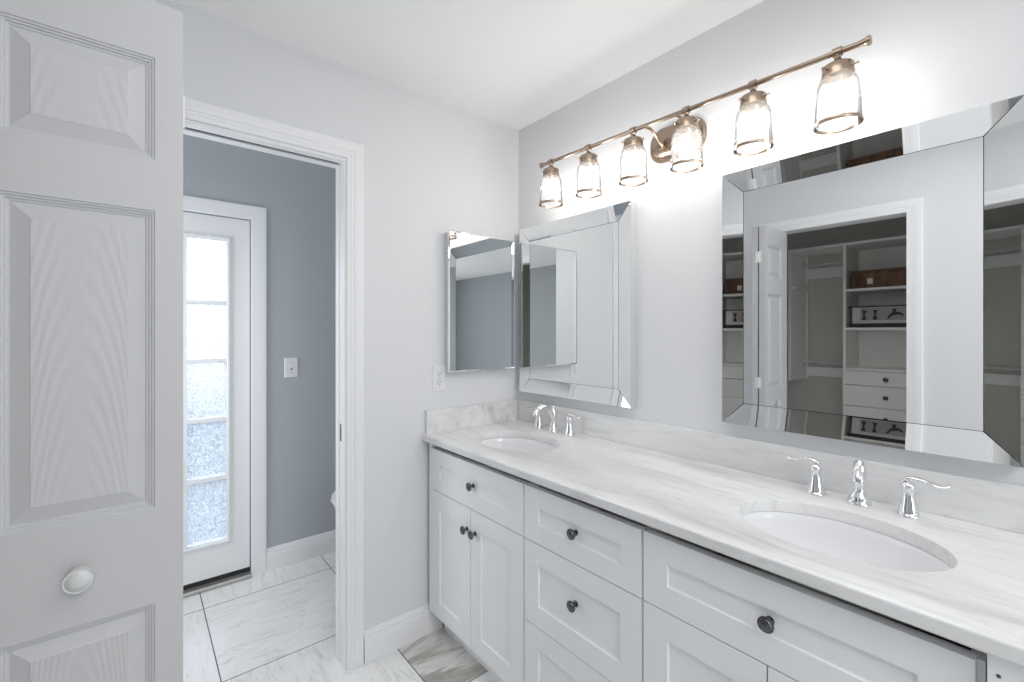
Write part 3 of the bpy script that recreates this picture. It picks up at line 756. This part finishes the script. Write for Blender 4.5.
# ---------------------------------------------------------------- outlet and switch plate
def wall_plate(name, xc, zc, y, w_, h_, label, cat, kind):
    r = thing(name, (xc, y, zc - h_ / 2), label, cat)
    bm = bmesh.new(); a = [bm.verts.new((xc + sx_ * w_ / 2, y, zc + sz * h_ / 2)) for sx_, sz in ((-1, -1), (1, -1), (1, 1), (-1, 1))]
    b = [bm.verts.new((xc + sx_ * (w_ / 2 - .0005), y - 0.003, zc + sz * (h_ / 2 - .0005))) for sx_, sz in ((-1, -1), (1, -1), (1, 1), (-1, 1))]
    c = [bm.verts.new((xc + sx_ * (w_ / 2 - .004), y - 0.006, zc + sz * (h_ / 2 - .004))) for sx_, sz in ((-1, -1), (1, -1), (1, 1), (-1, 1))]
    for p_, q_ in ((a, b), (b, c)):
        for i in range(4): bm.faces.new((p_[i], p_[(i + 1) % 4], q_[(i + 1) % 4], q_[i]))
    bm.faces.new(c); bm.faces.new(a)
    obj('cover_plate', bm, M['plastic'], r)
    if kind == 'outlet':
        for dz in (-0.020, 0.020):
            bm = bmesh.new(); lathe(bm, [(0.0170, 0.0), (0.0165, 0.0015)], (xc, y - 0.006, zc + dz), 28, '-y', 0.86)
            s = obj('receptacle', bm, M['plastic'], r)
            bm = boxes((xc - 0.0078, xc - 0.0052, y - 0.0079, y - 0.0074, zc + dz + 0.001, zc + dz + 0.0095), (xc + 0.0052, xc + 0.0078, y - 0.0079, y - 0.0074, zc + dz + 0.001, zc + dz + 0.0080))
            lathe(bm, [(0.0026, 0.0074), (0.0026, 0.0079)], (xc, y, zc + dz - 0.0075), 12, '-y')
            obj('slots', bm, M['slot'], s, label='dark socket holes')
        bm = bmesh.new(); lathe(bm, [(0.003, 0.0), (0.0025, 0.001)], (xc, y - 0.006, zc), 12, '-y'); obj('screw', bm, M['alu'], r)
    else:
        obj('rocker', boxes((xc - 0.005, xc + 0.005, y - 0.012, y - 0.006, zc - 0.004, zc + 0.010)), M['plastic'], r, bevel=0.001)
        obj('toggle_slot', boxes((xc - 0.0055, xc + 0.0055, y - 0.0065, y - 0.006, zc - 0.012, zc - 0.0045)), M['slot'], r)
        for dz in (-0.030, 0.030):
            bm = bmesh.new(); lathe(bm, [(0.003, 0.0), (0.0025, 0.001)], (xc, y - 0.006, zc + dz), 12, '-y'); obj('screw', bm, M['alu'], r)
wall_plate('wall_outlet', 1.076, 1.150, D, 0.072, 0.122, 'white duplex outlet on the wall left of the medicine cabinet', 'outlet', 'outlet')
wall_plate('light_switch', 0.700, 1.156, YF, 0.074, 0.116, 'white switch plate beside the glazed exterior door', 'switch', 'switch')

# ---------------------------------------------------------------- toilet
tl = thing('toilet', (1.2, 2.60, 0), 'white toilet, its bowl edge just showing past the door jamb', 'toilet')
def rings_obj(name, rings, mat_, parent, cap=True):
    bm = bmesh.new(); R = [[bm.verts.new(p) for p in r] for r in rings]; n = len(R[0])
    for a, b in zip(R, R[1:]):
        for i in range(n): bm.faces.new((a[i], a[(i + 1) % n], b[(i + 1) % n], b[i]))
    if cap: bm.faces.new(R[0]); bm.faces.new(R[-1])
    return obj(name, bm, mat_, parent, smooth=50)
TYc = 2.60
def egg(xf, xb, wd, z, n=40):
    """oval narrower to the front (-x)"""
    out = []
    for i in range(n):
        a = 2 * PI * i / n; cx = (xf + xb) / 2; hl = (xb - xf) / 2
        x = cx - hl * math.cos(a); f = 1 - 0.12 * math.cos(a)
        out.append((x, TYc + wd * f * math.sin(a) * (abs(math.sin(a)) ** -0.12 if abs(math.sin(a)) > 1e-3 else 1), z))
    return out
rings_obj('bowl', [egg(1.02, 1.42, .10, 0.0), egg(1.02, 1.42, .10, 0.03), egg(1.04, 1.40, .085, 0.10), egg(1.02, 1.40, .090, 0.18), egg(0.95, 1.40, .125, 0.26), egg(0.885, 1.40, .165, 0.33), egg(0.855, 1.40, .182, 0.375), egg(0.850, 1.40, .185, 0.395), egg(0.87, 1.38, .17, 0.398)], M['porcelain'], tl)
rings_obj('seat', [egg(0.848, 1.33, .186, 0.400), egg(0.842, 1.34, .190, 0.408), egg(0.848, 1.34, .188, 0.417), egg(0.86, 1.33, .180, 0.419)], M['plastic'], tl)
rings_obj('lid', [egg(0.850, 1.34, .186, 0.421), egg(0.846, 1.345, .189, 0.430), egg(0.856, 1.34, .184, 0.440), egg(0.90, 1.32, .15, 0.444)], M['plastic'], tl)
obj('tank', boxes((1.345, 1.535, TYc - 0.21, TYc + 0.21, 0.40, 0.745)), M['porcelain'], tl, bevel=0.025)
obj('tank_lid', boxes((1.335, 1.545, TYc - 0.22, TYc + 0.22, 0.745, 0.780)), M['porcelain'], tl, bevel=0.010)
obj('tank_neck', boxes((1.36, 1.50, TYc - 0.12, TYc + 0.12, 0.0, 0.40)), M['porcelain'], tl, bevel=0.03)
bm = bmesh.new(); tube(bm, [(1.345, TYc + 0.15, 0.70), (1.325, TYc + 0.15, 0.70), (1.320, TYc + 0.148, 0.70), (1.318, TYc + 0.08, 0.692)], [0.008, 0.008, 0.007, 0.006], 12, 1, (0, 0.3, 1))
obj('flush_lever', bm, M['chrome'], tl, smooth=60)

# ---------------------------------------------------------------- closet interior (seen in the large mirror)
TF, TB = -1.21, XCB + 0.002
TY0, TY1 = 0.475, 1.085
tw = thing('closet_tower', ((TF + TB) / 2, (TY0 + TY1) / 2, 0.0), 'grey white closet shelf tower with drawers, seen in the large mirror', 'shelving')
th = 0.019
obj('side_panel', boxes((TB, TF, TY1 - th, TY1, 0, 2.045)), M['melamine'], tw, bevel=0.001)
obj('side_panel', boxes((TB, TF, TY0, TY0 + th, 0, 2.045)), M['melamine'], tw, bevel=0.001)
obj('back_panel', boxes((TB, TB + 0.006, TY0 + th, TY1 - th, 0.06, 2.045)), M['melamine'], tw)
for z in (1.695, 1.393, 1.080, 0.060):
    obj('shelf', boxes((TB + 0.007, TF - 0.002, TY0 + th, TY1 - th, z - 0.010, z + 0.009)), M['melamine'], tw, bevel=0.001)
obj('top', boxes((TB, TF + 0.008, TY0 - 0.01, 1.475, 2.046, 2.066)), M['melamine'], tw, bevel=0.001, label='long top shelf running over the hanging space')
for z0, z1 in ((0.962, 1.068), (0.800, 0.958), (0.638, 0.796), (0.352, 0.634), (0.072, 0.348)):
    dr = obj('drawer', boxes((TF - 0.002, TF + 0.016, TY0 + 0.003, TY1 - 0.003, z0, z1)), M['melamine'], tw, bevel=0.0015)
    bm = bmesh.new(); lathe(bm, [(0.006, 0.0), (0.005, 0.010), (0.015, 0.016), (0.0165, 0.020), (0.012, 0.025), (0.002, 0.027)], (-(TF + 0.016), 0, 0), 20, '-x')
    for v in bm.verts: v.co.x = -v.co.x; v.co.y += 0.815; v.co.z += (z0 + z1) / 2
    obj('knob', bm, M['pewter'], dr, smooth=50)
pa = thing('closet_side_panel', ((TF + TB) / 2, 1.462, 0.95), 'wall hung panel drilled with shelf pin holes, seen in the large mirror', 'panel')
bm = boxes((TB, TF, 1.453, 1.472, 0.955, 2.045))
for x in (TB + 0.045, TF - 0.045):
    for k in range(30): lathe(bm, [(0.0030, 0.0), (0.0030, 0.0008)], (x, 1.453, 1.0 + 0.034 * k), 8, '-y', mi=1)
obj('panel', bm, [M['melamine'], M['slot']], pa)
obj('cleat', boxes((TB, TB + 0.018, 1.435, 1.452, 0.955, 2.045)), M['trim'], pa)
obj('shelf', boxes((TB + 0.05, TF - 0.03, 1.20, 1.452, 1.70, 1.70)) if False else boxes((TB + 0.04, TF - 0.02, 1.418, 1.452, 1.735, 1.755)), M['melamine'], pa, label='short bracket on the panel')
r0 = thing('closet_rod', (-1.50, 1.27, 1.95), 'upper hanging rod between drilled panel and shelf tower', 'closet rod')
bm = bmesh.new(); tube(bm, [(-1.50, 1.086, 1.955), (-1.50, 1.452, 1.955)], 0.0145, 16); obj('rod', bm, M['rod'], r0, smooth=60)
for y in (1.0865, 1.4465):
    bm = bmesh.new(); lathe(bm, [(0.024, 0.0), (0.024, 0.005)], (-1.50, y, 1.955), 20, 'y'); obj('rod_cup', bm, M['rod'], r0, smooth=40)
dup(r0, (0, 0, -0.845), 'lower hanging rod between drilled panel and shelf tower')
obj('wall_rail', boxes((TB, TB + 0.018, 1.086, 1.434, 1.075, 1.135)), M['melamine'], pa) if False else None
tag(obj('hanging_cleat', boxes((TB, TB + 0.016, 1.0855, 1.4345, 1.84, 1.93)), M['melamine']), 'pale rail fixed to the closet wall behind the upper rod', 'rail')
tag(obj('hanging_cleat', boxes((TB, TB + 0.016, 1.0855, 1.4345, 0.98, 1.06)), M['melamine']), 'pale rail fixed to the closet wall behind the lower rod', 'rail')

# boxes on the tower shelves
b1 = thing('storage_box', (-1.37, 0.76, 1.704), 'long brown box with a pale tag, on the upper shelf of the tower', 'box')
obj('lid', boxes((-1.505, -1.240, 0.500, 1.040, 1.8155, 1.842)), M['brown'], b1, bevel=0.003)
bm = boxes((-1.50, -1.245, 0.505, 1.035, 1.7045, 1.815))
for y in (0.62, 0.70, 0.885, 0.98): box(bm, -1.2449, -1.2435, y, y + 0.004, 1.706, 1.814, 1)
obj('body', bm, [M['brown'], M['dark_gap']], b1)
obj('label_tag', boxes((-1.2449, -1.2425, 0.905, 0.938, 1.735, 1.778)), M['tag'], b1, label='pale square tag')
b3 = thing('black_tray', (-1.37, 0.74, 1.402), 'flat black tray under the faucet carton', 'tray')
obj('tray', boxes((-1.50, -1.225, 0.510, 1.050, 1.4025, 1.432)), M['black'], b3, bevel=0.003)
b2 = thing('faucet_carton', (-1.37, 0.75, 1.432), 'grey white carton printed with a chrome faucet picture, on the middle shelf', 'carton')
obj('carton', boxes((-1.47, -1.235, 0.515, 1.030, 1.4325, 1.556)), M['white_card'], b2, bevel=0.002)
obj('lid_edge', boxes((-1.475, -1.231, 0.512, 1.055, 1.5565, 1.566)), M['black'], b2)
xp = -1.2335
obj('printed_panel', boxes((-1.2349, xp, 0.520, 0.978, 1.456, 1.550)), M['grey_print'], b2, label='grey printed picture panel')
bm = bmesh.new()
def flat_shape(pts, y0, z0, x=xp + 0.001):
    vs_ = [bm.verts.new((x, y0 - p[0], z0 + p[1])) for p in pts]
    f = bm.faces.new(vs_); r = bmesh.ops.extrude_face_region(bm, geom=[f])
    for v in [g for g in r['geom'] if isinstance(g, bmesh.types.BMVert)]: v.co.x -= 0.0008
hs = [(-.014, 0), (.014, 0), (.012, .012), (.006, .03), (.007, .05), (.012, .06), (.016, .072), (-.016, .074), (-.010, .06), (-.006, .045), (-.006, .03), (-.012, .012)]
for hy_ in (0.955, 0.888):
    bm = bmesh.new(); flat_shape(hs, hy_, 1.461); obj('printed_handle', bm, M['black'], b2)
bm = bmesh.new()
sp = [(-.045, 0), (-.030, 0), (-.018, .018), (.0, .026), (.03, .030), (.05, .020), (.056, .028), (.035, .046), (.010, .052), (.012, .072), (-.012, .074), (-.008, .052), (-.026, .034)]
flat_shape(sp, 0.775, 1.466)
obj('printed_spout', bm, M['black'], b2)
